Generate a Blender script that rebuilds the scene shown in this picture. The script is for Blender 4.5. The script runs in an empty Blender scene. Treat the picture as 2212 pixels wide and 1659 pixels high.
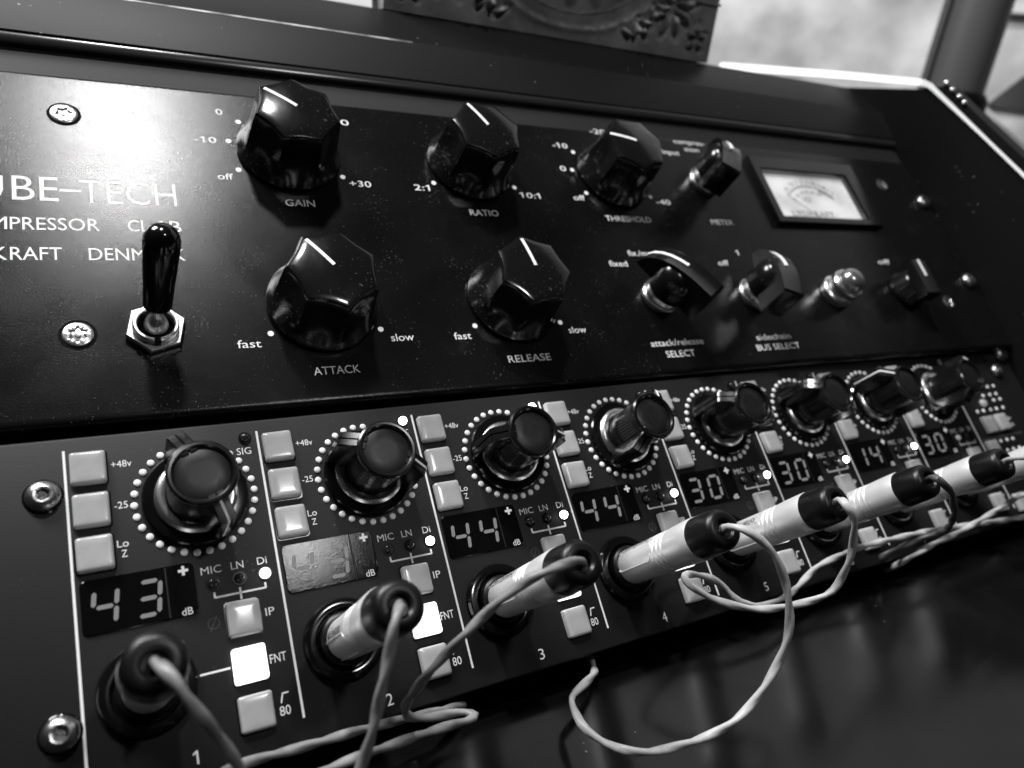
import bpy, bmesh, math, random
from mathutils import Matrix, Vector

random.seed(7)
scene = bpy.context.scene
COL = scene.collection
MM = 0.001
PI = math.pi
def R(a): return math.radians(a)

# ------------------------------------------------------------------ frames
# F: the fascia frame (X along the rack, Y up the fascia, Z out of it) -> world.
# The rack leans back by 50 degrees.
SA, CA = math.sin(R(50)), math.cos(R(50))
F = Matrix(((1, 0, 0, 0), (0, SA, -CA, 0), (0, CA, SA, 0), (0, 0, 0, 1)))
# P: the lower unit sits almost in the same plane, a touch tilted in its slot
SP = 1.0345
P = F @ Matrix(((0.99957*SP, -0.017202*SP, 0.023743*SP, 7.1347*MM),
                (0.018114*SP, 0.999086*SP, -0.03872*SP, -0.1747*MM),
                (-0.023055*SP, 0.039134*SP, 0.998968*SP, -1.603*MM),
                (0, 0, 0, 1)))

# ------------------------------------------------------------------ camera
cam_d = bpy.data.cameras.new('camera')
cam = bpy.data.objects.new('camera', cam_d)
COL.objects.link(cam)
rc = ((0.88201, -0.269197, 0.38677), (-0.071684, -0.887862, -0.454491), (0.465746, 0.37314, -0.802401))
cm = Matrix(((rc[0][0], -rc[1][0], -rc[2][0], -200.492*MM),
             (rc[0][1], -rc[1][1], -rc[2][1], -98.5125*MM),
             (rc[0][2], -rc[1][2], -rc[2][2], 216.890*MM),
             (0, 0, 0, 1)))
cam.matrix_world = F @ cm
cam_d.sensor_width = 36
cam_d.lens = 1613.9 / 2212 * 36
cam_d.clip_start = 0.005
cam_d.clip_end = 50
cam_d.dof.use_dof = True
cam_d.dof.focus_distance = 0.232
cam_d.dof.aperture_fstop = 10.5
scene.camera = cam

# ------------------------------------------------------------------ light
world = bpy.data.worlds.new('World')
scene.world = world
world.use_nodes = True
world.node_tree.nodes['Background'].inputs[0].default_value = (1, 1, 1, 1)
world.node_tree.nodes['Background'].inputs[1].default_value = 0.008
scene.view_settings.view_transform = 'Standard'
scene.view_settings.look = 'None'
scene.view_settings.exposure = 0.0
scene.view_settings.gamma = 1.0
scene.cycles.max_bounces = 6
scene.cycles.sample_clamp_indirect = 3.0

def lamp(name, pos, power, rad):
    d = bpy.data.lights.new(name, 'POINT')
    d.energy = power
    d.shadow_soft_size = rad
    o = bpy.data.objects.new(name, d)
    COL.objects.link(o)
    o.location = F @ (Vector(pos) * MM)
    return o
lamp('ceiling_lamp', (-167, 885, 816), 40, 0.045)      # straight above the rack
lamp('desk_lamp', (53, 116, 860), 5.2, 0.03)             # in front of it
ad = bpy.data.lights.new('added_left_light', 'AREA'); ad.shape = 'RECTANGLE'; ad.size = .35; ad.size_y = .3; ad.energy = 17
ao = bpy.data.objects.new('added_left_light', ad); COL.objects.link(ao)      # soft area light added at upper left to brighten chrome and plugs
ao.matrix_world = F @ Matrix.Translation(Vector((-560, 900, 420))*MM) @ (Vector((-560, 900, 380))).to_track_quat('Z', 'Y').to_matrix().to_4x4()

# ------------------------------------------------------------------ materials
MATS = {}
def mat(name, base, rough=0.5, metal=0.0, spec=0.5, bump=None, speck=None, mottle=None, emit=None, sss=0, coat=0, smear=None):
    if name in MATS: return MATS[name]
    m = bpy.data.materials.new(name); m.use_nodes = True
    nt = m.node_tree; N = nt.nodes; L = nt.links
    b = N['Principled BSDF']
    b.inputs['Base Color'].default_value = (base, base, base, 1)
    b.inputs['Roughness'].default_value = rough
    b.inputs['Metallic'].default_value = metal
    b.inputs['Specular IOR Level'].default_value = spec
    tc = N.new('ShaderNodeTexCoord')
    colr = None
    if mottle:                                   # (scale, low, high)
        n = N.new('ShaderNodeTexNoise'); n.inputs['Scale'].default_value = mottle[0]; n.inputs['Detail'].default_value = 6
        L.new(tc.outputs['Object'], n.inputs['Vector'])
        r = N.new('ShaderNodeValToRGB')
        r.color_ramp.elements[0].position = .36; r.color_ramp.elements[1].position = .64
        r.color_ramp.elements[0].color = (mottle[1],)*3 + (1,); r.color_ramp.elements[1].color = (mottle[2],)*3 + (1,)
        L.new(n.outputs['Fac'], r.inputs['Fac']); colr = r.outputs['Color']
    if speck:                                    # (scale, threshold, value): dust
        n = N.new('ShaderNodeTexNoise'); n.inputs['Scale'].default_value = speck[0]; n.inputs['Detail'].default_value = 2
        L.new(tc.outputs['Object'], n.inputs['Vector'])
        n2 = N.new('ShaderNodeTexNoise'); n2.inputs['Scale'].default_value = speck[0]*.06; n2.inputs['Detail'].default_value = 3
        L.new(tc.outputs['Object'], n2.inputs['Vector'])
        ad = N.new('ShaderNodeMath'); ad.operation = 'MULTIPLY_ADD'
        L.new(n2.outputs['Fac'], ad.inputs[0]); ad.inputs[1].default_value = .35
        L.new(n.outputs['Fac'], ad.inputs[2])
        r = N.new('ShaderNodeMapRange'); r.inputs['From Min'].default_value = speck[1]; r.inputs['From Max'].default_value = speck[1]+.05
        L.new(ad.outputs[0], r.inputs['Value'])
        mx = N.new('ShaderNodeMix'); mx.data_type = 'RGBA'
        L.new(r.outputs['Result'], mx.inputs['Factor'])
        if colr: L.new(colr, mx.inputs[6])
        else: mx.inputs[6].default_value = (base, base, base, 1)
        mx.inputs[7].default_value = (speck[2],)*3 + (1,)
        colr = mx.outputs[2]
    if colr: L.new(colr, b.inputs['Base Color'])
    if bump:                                     # (scale, strength, distance)
        n = N.new('ShaderNodeTexNoise'); n.inputs['Scale'].default_value = bump[0]; n.inputs['Detail'].default_value = 3
        L.new(tc.outputs['Object'], n.inputs['Vector'])
        bp = N.new('ShaderNodeBump'); bp.inputs['Strength'].default_value = bump[1]; bp.inputs['Distance'].default_value = bump[2]
        L.new(n.outputs['Fac'], bp.inputs['Height']); L.new(bp.outputs['Normal'], b.inputs['Normal'])
    if smear:                                    # (scale, low, high): handling marks in the gloss
        n = N.new('ShaderNodeTexNoise'); n.inputs['Scale'].default_value = smear[0]; n.inputs['Detail'].default_value = 7; n.inputs['Distortion'].default_value = .8
        L.new(tc.outputs['Object'], n.inputs['Vector'])
        r = N.new('ShaderNodeMapRange'); r.inputs['From Min'].default_value = .35; r.inputs['From Max'].default_value = .65
        r.inputs['To Min'].default_value = smear[1]; r.inputs['To Max'].default_value = smear[2]
        L.new(n.outputs['Fac'], r.inputs['Value']); L.new(r.outputs['Result'], b.inputs['Roughness'])
    if emit is not None:
        b.inputs['Emission Color'].default_value = (1, 1, 1, 1); b.inputs['Emission Strength'].default_value = emit
    if sss:
        b.inputs['Subsurface Weight'].default_value = sss; b.inputs['Subsurface Radius'].default_value = (.003,)*3
    if coat:
        b.inputs['Coat Weight'].default_value = coat; b.inputs['Coat Roughness'].default_value = .08
    MATS[name] = m
    return m
M_PANEL = mat('satin_black_anodised', .004, .22, smear=(28, .18, .235), spec=.26, bump=(2100, .26, .0002), speck=(1300, .872, .08))
M_PRE = mat('matt_black_enamel', .009, .5, spec=.25, bump=(1500, .1, .0002), speck=(1100, .93, .12))
M_PRINT = mat('white_print', .8, .6, spec=.2, speck=(2500, .9, .6))
M_PRINTDIM = mat('dark_print', .05, .6, spec=.2)
M_KNOB = mat('glossy_black_plastic', .006, .16, smear=(60, .12, .18), spec=.5, bump=(1200, .02, .0002), speck=(1300, .868, .1))
M_KNOBB = mat('black_plastic', .005, .2, spec=.45, speck=(1300, .93, .1))
M_CAP = mat('dark_grey_cap', .008, .4, smear=(120, .3, .5), spec=.35, speck=(1500, .93, .14))
M_RUB = mat('black_rubber', .004, .36, spec=.35, bump=(600, .1, .0003))
M_GLOSSBLK = mat('gloss_black', .004, .12, spec=.5)
M_CHROME = mat('chrome', .85, .27, metal=1, bump=(500, .12, .0004))
M_ZINC = mat('zinc_plated_steel', .42, .3, metal=1, bump=(700, .25, .0004))
M_NICKEL = mat('satin_nickel', .88, .38, metal=.5, bump=(2500, .12, .0003))
M_BTN = mat('milky_button', .38, .16, spec=.55, sss=.45, mottle=(120, .36, .43))
M_BTNLIT = mat('lit_button', .8, .3, emit=2.2)
M_LEDOFF = mat('unlit_led', .02, .1, spec=.6)
M_LEDON = mat('lit_led', .8, .2, emit=14)
M_LEDGREY = mat('dim_led', .2, .2, emit=.16)
M_DOT = mat('white_led_dome', .8, .3, spec=.5, bump=(900, .15, .0003))
M_FILTER = mat('display_filter', .003, .1, spec=.17, bump=(2500, .115, .0002))
M_DIGIT = mat('lit_segment', .05, .5, spec=.1, emit=.17)
M_MARK = mat('lit_mark', .2, .5, spec=.1, emit=.45)
M_CORD = mat('grey_cord_jacket', .5, .4, spec=.4, mottle=(140, .34, .5), bump=(500, .15, .0005))
M_CORDSHADE = mat('shaded_cord_jacket', .2, .4, spec=.4, mottle=(140, .15, .26), bump=(500, .15, .0005))  # shadow over the front cords put into a darker jacket colour
M_CORDDK = mat('dark_cord_jacket', .07, .4, spec=.4, mottle=(140, .05, .09))
M_HOOD = mat('charcoal_lacquer', .007, .45, spec=.15, speck=(500, .93, .25), bump=(300, .05, .0003))
M_MATT = mat('matt_black', .003, .9, spec=.1)
M_FILL = mat('filler_enamel', .014, .6, spec=.2)
M_HOODDK = mat('black_lacquer', .004, .5, spec=.1, speck=(400, .93, .2))
M_DESK = mat('black_gloss_top', .003, .19, smear=(16, .15, .25), spec=.45, speck=(420, .945, .12))
M_EDGE = mat('white_edging', .85, .35, spec=.4)
M_FACE = mat('meter_card', .75, .6, emit=.26, spec=.2, mottle=(60, .4, .7))
M_INK = mat('meter_ink', .2, .6, spec=.2)
M_WOOD = mat('dark_carved_wood', .1, .5, spec=.3, mottle=(45, .15, .3), bump=(160, .3, .002))
M_WALL = mat('mottled_plaster', .7, .9, spec=.1, mottle=(9, .45, .9), bump=(30, .1, .004))
M_WHITE = mat('white_paint', .82, .6, spec=.2)
M_POLE = mat('grey_powder_coat', .075, .42, spec=.4)
M_GREY = mat('grey_board', .42, .7, spec=.2)
M_DKGREY = mat('dark_matt_grey', .08, .9, spec=.1)

def glass():
    m = bpy.data.materials.new('meter_glass'); m.use_nodes = True
    nt = m.node_tree; N = nt.nodes; L = nt.links
    N.remove(N['Principled BSDF'])
    t = N.new('ShaderNodeBsdfTransparent'); g = N.new('ShaderNodeBsdfGlossy'); g.inputs['Roughness'].default_value = .05
    lw = N.new('ShaderNodeLayerWeight'); fr = N.new('ShaderNodeMath'); fr.operation = 'POWER'; fr.inputs[1].default_value = 4
    L.new(lw.outputs['Facing'], fr.inputs[0]); mx = N.new('ShaderNodeMixShader')
    L.new(fr.outputs[0], mx.inputs[0]); L.new(t.outputs[0], mx.inputs[1]); L.new(g.outputs[0], mx.inputs[2])
    L.new(mx.outputs[0], N['Material Output'].inputs[0])
    return m
M_GLASS = glass()

# ------------------------------------------------------------------ mesh helpers (all sizes in mm)
class MB:
    def __init__(s): s.v = []; s.f = []; s.s = []
    def stack(s, loops, cap0=True, cap1=True, smooth=True, M=None):
        """loops: list of closed loops of equal length, joined in order"""
        b = len(s.v); n = len(loops[0])
        for lp in loops:
            for p in lp: s.v.append(tuple(M @ Vector(p)) if M else tuple(p))
        for i in range(len(loops)-1):
            for j in range(n):
                k = (j+1) % n
                s.f.append((b+i*n+j, b+i*n+k, b+(i+1)*n+k, b+(i+1)*n+j)); s.s.append(smooth)
        if cap0: s.f.append(tuple(b+j for j in reversed(range(n)))); s.s.append(False)
        if cap1: s.f.append(tuple(b+(len(loops)-1)*n+j for j in range(n))); s.s.append(False)
        return s
    def lathe(s, prof, n=40, cap0=True, cap1=True, smooth=True, M=None, c=(0, 0)):
        return s.stack([[(c[0]+r*math.cos(2*PI*j/n), c[1]+r*math.sin(2*PI*j/n), z) for j in range(n)] for r, z in prof], cap0, cap1, smooth, M)
    def prism(s, poly, z0, z1, M=None, bev=0):
        if bev:
            cx = sum(p[0] for p in poly)/len(poly); cy = sum(p[1] for p in poly)/len(poly)
            def ins(d):
                out = []
                for x, y in poly:
                    l = math.hypot(x-cx, y-cy); out.append((cx+(x-cx)*(1-d/l), cy+(y-cy)*(1-d/l)))
                return out
            return s.stack([[(x, y, z0) for x, y in poly], [(x, y, z1-bev) for x, y in poly], [(x, y, z1) for x, y in ins(bev*1.2)]], smooth=False, M=M)
        return s.stack([[(x, y, z0) for x, y in poly], [(x, y, z1) for x, y in poly]], smooth=False, M=M)
    def box(s, x0, x1, y0, y1, z0, z1, M=None, bev=0):
        return s.prism([(x0, y0), (x1, y0), (x1, y1), (x0, y1)], z0, z1, M, bev)
    def ringplate(s, outer, inner, z0, z1, M=None):
        """plate with a hole; outer and inner loops of equal length"""
        return s.stack([[(x, y, z0) for x, y in inner], [(x, y, z0) for x, y in outer], [(x, y, z1) for x, y in outer], [(x, y, z1) for x, y in inner], [(x, y, z0) for x, y in inner]], False, False, False, M)
    def tube(s, path, r, n=10, cap=True):
        pts = [Vector(p) for p in path]; loops = []
        up = None
        for i, p in enumerate(pts):
            t = (pts[min(i+1, len(pts)-1)] - pts[max(i-1, 0)]).normalized()
            if up is None:
                up = t.orthogonal().normalized()
            up = (up - t*up.dot(t)).normalized()
            w = t.cross(up)
            rr = r[i] if isinstance(r, (list, tuple)) else r
            loops.append([tuple(p + (up*math.cos(2*PI*j/n) + w*math.sin(2*PI*j/n))*rr) for j in range(n)])
        return s.stack(loops, cap, cap)
    def mesh(s, name, m):
        me = bpy.data.meshes.new(name)
        me.from_pydata([(x*MM, y*MM, z*MM) for x, y, z in s.v], [], s.f)
        me.polygons.foreach_set('use_smooth', s.s)
        me.materials.append(m)
        bm = bmesh.new(); bm.from_mesh(me); bmesh.ops.recalc_face_normals(bm, faces=bm.faces); bm.to_mesh(me); bm.free()
        return me
def smooth_by_angle(me, deg=35):
    me.set_sharp_from_angle(angle=R(deg))

def obj(name, me, parent=None, loc=None, rot=None):
    o = bpy.data.objects.new(name, me)
    COL.objects.link(o)
    if parent is not None: o.parent = parent
    if loc is not None: o.location = Vector(loc) * MM
    if rot is not None: o.rotation_euler = rot
    return o
def put(name, mb, m, parent=None, loc=None, rot=None, ang=35):
    me = mb.mesh(name, m); smooth_by_angle(me, ang)
    return obj(name, me, parent, loc, rot)
def thing(name, label, cat, mw, group=None):
    o = bpy.data.objects.new(name, None); COL.objects.link(o)
    o.empty_display_size = .01
    o.matrix_world = mw
    o['label'] = label; o['category'] = cat
    if group: o['group'] = group
    return o
def kids(o, allobs):
    return [c for c in allobs if c.parent == o]
def dup(o, parent, loc, rot=None):
    """copy a part with its sub-parts"""
    c = o.copy(); COL.objects.link(c); c.parent = parent; c.location = Vector(loc)*MM
    if rot is not None: c.rotation_euler = rot
    for ch in list(o.children):
        d = ch.copy(); COL.objects.link(d); d.parent = c
    return c

# lettering: default font turned into mesh, fitted to a box
_tx = {}
def text_mesh(s, weight=0.0):
    k = (s, weight)
    if k in _tx: return _tx[k]
    cu = bpy.data.curves.new('lettering', 'FONT'); cu.body = s; cu.size = 1; cu.offset = weight
    cu.resolution_u = 3
    o = bpy.data.objects.new('lettering', cu); COL.objects.link(o)
    dg = bpy.context.evaluated_depsgraph_get()
    me = bpy.data.meshes.new_from_object(o.evaluated_get(dg))
    vs = [v.co.copy() for v in me.vertices]; fs = [tuple(p.vertices) for p in me.polygons]
    bpy.data.objects.remove(o); bpy.data.curves.remove(cu); bpy.data.meshes.remove(me)
    _tx[k] = (vs, fs)
    return _tx[k]
CAPH = None
def add_text(mb, s, x0, x1, yb, cap, z=.06, weight=0.0):
    """x0..x1 exact extent, yb baseline, cap the height of a capital (mm)"""
    global CAPH
    if CAPH is None:
        CAPH = max(v.y for v in text_mesh('H', 0)[0])
    vs, fs = text_mesh(s, weight)
    a = min(v.x for v in vs); b = max(v.x for v in vs)
    sx = (x1-x0)/(b-a); sy = cap/CAPH
    n = len(mb.v)
    for v in vs: mb.v.append((x0+(v.x-a)*sx, yb+v.y*sy, z))
    for f in fs: mb.f.append(tuple(n+i for i in f)); mb.s.append(False)
    for i, ch in enumerate(s):                      # the plain font's 1 is a bare stem: give it its flag
        if ch != '1': continue
        xr = max(v.x for v in text_mesh(s[:i+1], weight)[0]); st = .085
        fl = [(xr-st, CAPH), (xr-st-.17, CAPH-.13), (xr-st-.17, CAPH-.22), (xr-st, CAPH-.13)]
        n = len(mb.v)
        for x, y in fl: mb.v.append((x0+(x-a)*sx, yb+y*sy, z+.005))
        mb.f.append((n, n+1, n+2, n+3)); mb.s.append(False)
def rot2(pts, a, c=(0, 0)):
    ca, sa = math.cos(a), math.sin(a)
    return [(c[0]+x*ca-y*sa, c[1]+x*sa+y*ca) for x, y in pts]
def rrect(cx, cy, w, h, r, n=5):
    out = []
    for qx, qy, a0 in ((1, 1, 0), (-1, 1, 90), (-1, -1, 180), (1, -1, 270)):
        for i in range(n+1):
            a = R(a0+90*i/n)
            out.append((cx+qx*(w/2-r)+r*math.cos(a), cy+qy*(h/2-r)+r*math.sin(a)))
    return out
def circle(r, n=40, c=(0, 0)):
    return [(c[0]+r*math.cos(2*PI*j/n), c[1]+r*math.sin(2*PI*j/n)) for j in range(n)]

# =================================================================== COMPRESSOR (3U, upper unit)
comp = thing('compressor', 'wide black studio compressor with fluted knobs, toggle switch and white needle meter, above the preamp', 'compressor', F)
mb = MB()
mb.stack([[(x, y, z) for x, y in ((-300, i0), (242, i0), (242, 132.5-i1), (-300, 132.5-i1))] for i0, i1, z in
          ((.6, 0, -4), (.6, 0, -2.0), (.75, .2, -1.2), (1.2, .5, -.55), (1.9, .9, -.15), (2.8, 1.3, 0), (3.4, 1.8, 0))])
put('faceplate', mb, M_PANEL, comp, ang=75)

# printed lettering -------------------------------------------------
def lettering(parent, name, items, m, z=.06):
    for it in items:
        mb = MB(); add_text(mb, *it)
        put(name, mb, m, parent)
lettering(comp, 'logo_lettering', [('TU', -251, -227.2, 77.8, 9.5, .06, -.008), ('BE', -224.9, -212.6, 78.0, 9.5, .06, -.004), ('TECH', -206.7, -178.6, 77.6, 9.4, .06, -.012)], M_PRINT)
mb = MB().box(-212.3, -206.4, 81.9, 82.9, .02, .06); put('logo_dash', mb, M_PRINT, comp)
lettering(comp, 'model_lettering', [('COM', -242, -226.3, 66.8, 4.6), ('PRESSOR', -225.6, -201.9, 66.8, 4.6), ('CL', -193.9, -187.9, 66.9, 4.5), ('1B', -184.4, -178.2, 66.9, 4.5),
          ('LYDK', -243, -226.4, 55.7, 4.6), ('RAFT', -225.7, -212.5, 55.7, 4.6), ('DENMARK', -205.4, -178.1, 55.7, 4.5)], M_PRINT)
lettering(comp, 'scale_lettering', [
    ('0', -161.6, -159.2, 120.7, 2.7), ('-10', -170.3, -162.9, 106.8, 2.7), ('off', -164.3, -159.2, 90.3, 2.7), ('+20', -123.0, -111.8, 121.1, 2.8), ('+30', -117.4, -108.9, 90.2, 2.8),
    ('2:1', -91.4, -84.8, 90.0, 2.8), ('10:1', -43.0, -34.1, 88.9, 2.8),
    ('-20', 6.9, 15.7, 130.3, 3.0), ('-10', -17.6, -9.7, 119.3, 2.8), ('0', -18.2, -15.2, 105.5, 2.8), ('off', -17.0, -11.0, 89.1, 2.8), ('-40', 29.2, 37.6, 89.1, 2.8),
    ('fast', -166.3, -159.0, 22.4, 2.8), ('slow', -115.7, -107.3, 22.3, 2.9), ('fast', -92.0, -85.2, 21.8, 2.8), ('slow', -43.0, -34.9, 22.2, 2.8),
    ('fixed', -11.4, -1.9, 53.8, 2.9), ('fix./man.', .7, 16.5, 59.4, 2.9), ('1', 65.9, 66.5, 60.3, 2.9), ('off', 50.6, 57.2, 54.4, 2.9), ('off', 165.5, 175.4, 55.7, 2.9),
    ('compres-', 57.5, 78.0, 129.4, 2.9), ('sion', 62.4, 72.0, 124.6, 2.9), ('input', 46.8, 57.6, 121.4, 2.9)], M_PRINT)
lettering(comp, 'control_lettering', [
    ('GAIN', -142.7, -132.2, 79.7, 2.9), ('RATIO', -70.2, -57.3, 78.5, 2.9), ('THRESHOLD', -3.8, 21.4, 78.2, 2.9), ('METER', 58.1, 72.4, 78.4, 2.9),
    ('ATTACK', -144.2, -128.9, 11.1, 2.9), ('RELEASE', -73.1, -55.0, 11.0, 2.9), ('attack/release', -6.0, 22.1, 14.0, 2.9), ('SELECT', -.2, 15.1, 8.6, 2.9),
    ('sidechain', 53.5, 74.9, 14.0, 2.9), ('BUS SELECT', 51.1, 78.0, 8.8, 2.9)], M_PRINT)
dot = MB().lathe([(1.0, .02), (1.0, .07)], 20).mesh('scale_dot', M_PRINT)
RAD = 21.1
KN = {'gain': (-138.0, 104.4, 141), 'ratio': (-63.9, 104.4, 116), 'thr': (9.0, 104.3, 163), 'att': (-137.1, 37.5, 124), 'rel': (-64.1, 37.4, 97)}
for k, (x, y, a) in KN.items():
    angs = {'gain': (137.5, 168, 206.5, 244+90, 42), 'thr': (167.5-17, 175, 212, -31, 139, 20), 'ratio': (209, -29, 100), 'att': (209, -29), 'rel': (209, -29)}[k]
    if k == 'gain': angs = (140, 169.5, 206.2, -28, 41)
    if k == 'thr': angs = (142, 174, 211, -31.5)
    for d in angs:
        obj('scale_dot', dot, comp, (x+RAD*math.cos(R(d)), y+RAD*math.sin(R(d)), 0))

# the five large fluted knobs --------------------------------------
def fluted_loops():
    n = 168
    def loop(rad, z, depth, mixc):
        out = []
        for j in range(n):
            t = 2*PI*j/n
            c = abs(math.sin(3.5*t))
            r = rad*(1-depth*(c**.9)*mixc)
            out.append((r*math.cos(t), r*math.sin(t), z))
        return out
    prof = [(18.0, .6, 0), (18.4, 1.0, 0), (18.5, 1.8, 0), (18.2, 2.5, 0), (17.5, 3.6, .0), (16.9, 5.2, .12), (16.6, 7.0, .45), (16.4, 9.0, .8), (16.2, 11.0, 1), (15.7, 16, 1), (15.25, 20.6, 1), (15.0, 21.3, 1), (14.5, 21.8, 1)]
    loops = [loop(r, z, .135, d) for r, z, d in prof[:-3]]
    dome = lambda x, y: 1.3*(1-(x*x+y*y)/14.5**2)
    for r, z, d in prof[-3:]:
        loops.append([(x, y, zz+dome(x, y)) for x, y, zz in loop(r, z, .135, d)])
    for q in (.93, .8, .62, .44, .22, .05):
        loops.append([(x, y, zz+dome(x, y)) for x, y, zz in loop(14.5*q, 21.95, .135, q)])
    return loops
big_me = MB().stack(fluted_loops()).mesh('control_knob', M_KNOB); smooth_by_angle(big_me, 28)
line_mb = MB(); pts = []
for i in range(9):
    r = .6+12.6*i/8; q = r/14.5
    pts.append((r, 21.95+1.3*(1-q*q)))
line_mb.stack([[(r, -.62, z-.25), (r, .62, z-.25), (r, .62, z+.1), (r, -.62, z+.1)] for r, z in pts], smooth=False)
line_me = line_mb.mesh('pointer_line', M_PRINT)
for k, (x, y, a) in KN.items():
    o = obj('control_knob', big_me, comp, (x, y, 0), (0, 0, R(a)))
    obj('pointer_line', line_me, o)

# pointer selector knobs -------------------------------------------
side = [(16.6, 9.0), (16.2, 12.0), (14.6, 15.2), (12, 18.0), (8.5, 20.4), (4.5, 22.2), (0, 23.5), (-6, 24.5), (-14.8, 25.2), (-15.8, 24.4), (-16.6, 9.0)]
def selector(mb, s=1.0, w=5.2):
    lo = [[(x*s, -(w+.3)*s, z*s) for x, z in side], [(x*s, -w*s, z*s) for x, z in side], [(x*s*.985, -(w-.5)*s, z*s*.992+.05) for x, z in side]]
    hi = [[(x, -y, z) for x, y, z in l] for l in reversed(lo)]
    mb.stack(lo[1:]+hi[:-1], smooth=False)
    mb.lathe([(7.6*s, 6.8*s), (9.2*s, 7.4*s), (9.3*s, 13*s), (8.9*s, 17*s), (7.6*s, 19.8*s), (5.4*s, 21.4*s), (2*s, 21.8*s)], 48)
    return mb
sel_me = selector(MB()).mesh('selector_knob', M_KNOBB); smooth_by_angle(sel_me, 30)
crest = [(16.0, 12.6), (14.7, 15.3), (12, 18.1), (8.5, 20.5), (4.5, 22.3), (.5, 23.6)]
sl = MB().stack([[(x, -.75, z-.4), (x, .75, z-.4), (x+.12, .75, z+.12), (x+.12, -.75, z+.12)] for x, z in crest], smooth=False)
sl_me = sl.mesh('pointer_line', M_PRINT)
nut_me = MB().lathe([(8.2, .1), (8.6, .5), (8.6, 2.2), (8.1, 2.7), (8.0, 3.1), (8.2, 3.4), (8.1, 5.2), (7.4, 6.3), (5.0, 6.7)], 44).mesh('bezel_nut', M_CHROME); smooth_by_angle(nut_me, 30)
for x, y, a in ((64.6, 104.3, 58), (7.5, 37.4, 119), (63.0, 37.4, 70)):
    o = obj('selector_knob', sel_me, comp, (x, y, 0), (0, 0, R(a)))
    obj('pointer_line', sl_me, o); obj('bezel_nut', nut_me, o)
mb = MB()
mb.lathe([(10.4, .3), (10.7, .8), (10.6, 3.0), (9.6, 4.6), (9.2, 9.5), (8.6, 10.4)], 44)
mb.box(-10.2, 11.0, -5.4, 5.4, 7.5, 14.6, bev=.7)
o = put('power_knob', mb, M_KNOBB, comp, (173.6, 37.6, 0), (0, 0, R(88)))
put('pointer_line', MB().box(.6, 10.6, -.8, .8, 14.4, 14.75), M_PRINT, o)

# pilot lamp --------------------------------------------------------
o = put('pilot_lamp', MB().lathe([(8.6, .1), (9.0, .6), (9.0, 3.6), (8.4, 4.3), (6.9, 4.7), (6.9, 6.2), (8.0, 6.9), (8.2, 9.6), (7.6, 10.6), (6.4, 10.9)], 40), M_CHROME, comp, (118.3, 37.2, 0))
lens = mat('smoked_lens', .3, .2, metal=.8)
put('lamp_lens', MB().lathe([(6.4, 10.7), (6.5, 11.6), (6.3, 13.2), (5.5, 14.9), (4.2, 16.1), (2.3, 16.8), (.4, 17.0)], 36), lens, o)

# toggle switch ------------------------------------------------------
NX, NY = -189.0, 30.0
hexo = [p for p in rot2([(8.8*math.cos(R(60*i)), 8.8*math.sin(R(60*i))) for i in range(6)], R(17))]
def subdiv(poly, n):
    out = []
    for i in range(len(poly)):
        a = poly[i]; b = poly[(i+1) % len(poly)]
        for j in range(n): out.append((a[0]+(b[0]-a[0])*j/n, a[1]+(b[1]-a[1])*j/n))
    return out
hx = subdiv(hexo, 8)
def polar_match(outer, r):
    return [(r*math.cos(math.atan2(y, x)), r*math.sin(math.atan2(y, x))) for x, y in outer]
mb = MB()
inn = polar_match(hx, 6.5)
hb = [(x*.955, y*.955) for x, y in hx]
mb.stack([[(x, y, .1) for x, y in hx], [(x, y, 1.9) for x, y in hx], [(x, y, 2.4) for x, y in hb], [(x, y, 2.4) for x, y in inn], [(x, y, .4) for x, y in inn]], True, True, False)
tog = put('toggle_switch', mb, M_CHROME, comp, (NX, NY, 0))
def ringlathe(prof, n=44, slot=None):
    mb = MB(); mb.lathe(prof, n, False, False); return mb
put('bushing', ringlathe([(6.4, .3), (6.4, 4.5), (6.1, 4.9), (5.5, 4.9), (5.2, 4.5), (5.1, 2.4)]), M_CHROME, tog)
put('key_slot', MB().box(-.9, .9, -6.55, -5.0, 2.5, 5.0), M_GLOSSBLK, tog)
put('switch_well', MB().lathe([(5.2, .4), (5.2, .8), (.2, .9)], 36, False, False), M_GLOSSBLK, tog)
LM = Matrix.Rotation(R(-19), 4, 'X') @ Matrix.Rotation(R(4), 4, 'Y')
put('ball_joint', MB().lathe([(3.3, .9), (3.6, 2.0), (3.4, 3.2), (2.8, 4.4), (2.1, 5.4), (1.7, 6.6), (1.6, 9.5), (1.7, 10.5)], 36, M=LM), M_CHROME, tog)
put('lever_sleeve', MB().lathe([(3.5, 9.4), (3.95, 9.6), (4.0, 10.2), (4.3, 18), (4.75, 26), (5.0, 31), (4.9, 33), (4.4, 34.9), (3.4, 36.3), (2.0, 37.1), (.3, 37.4)], 44, M=LM), M_GLOSSBLK, tog)

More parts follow.
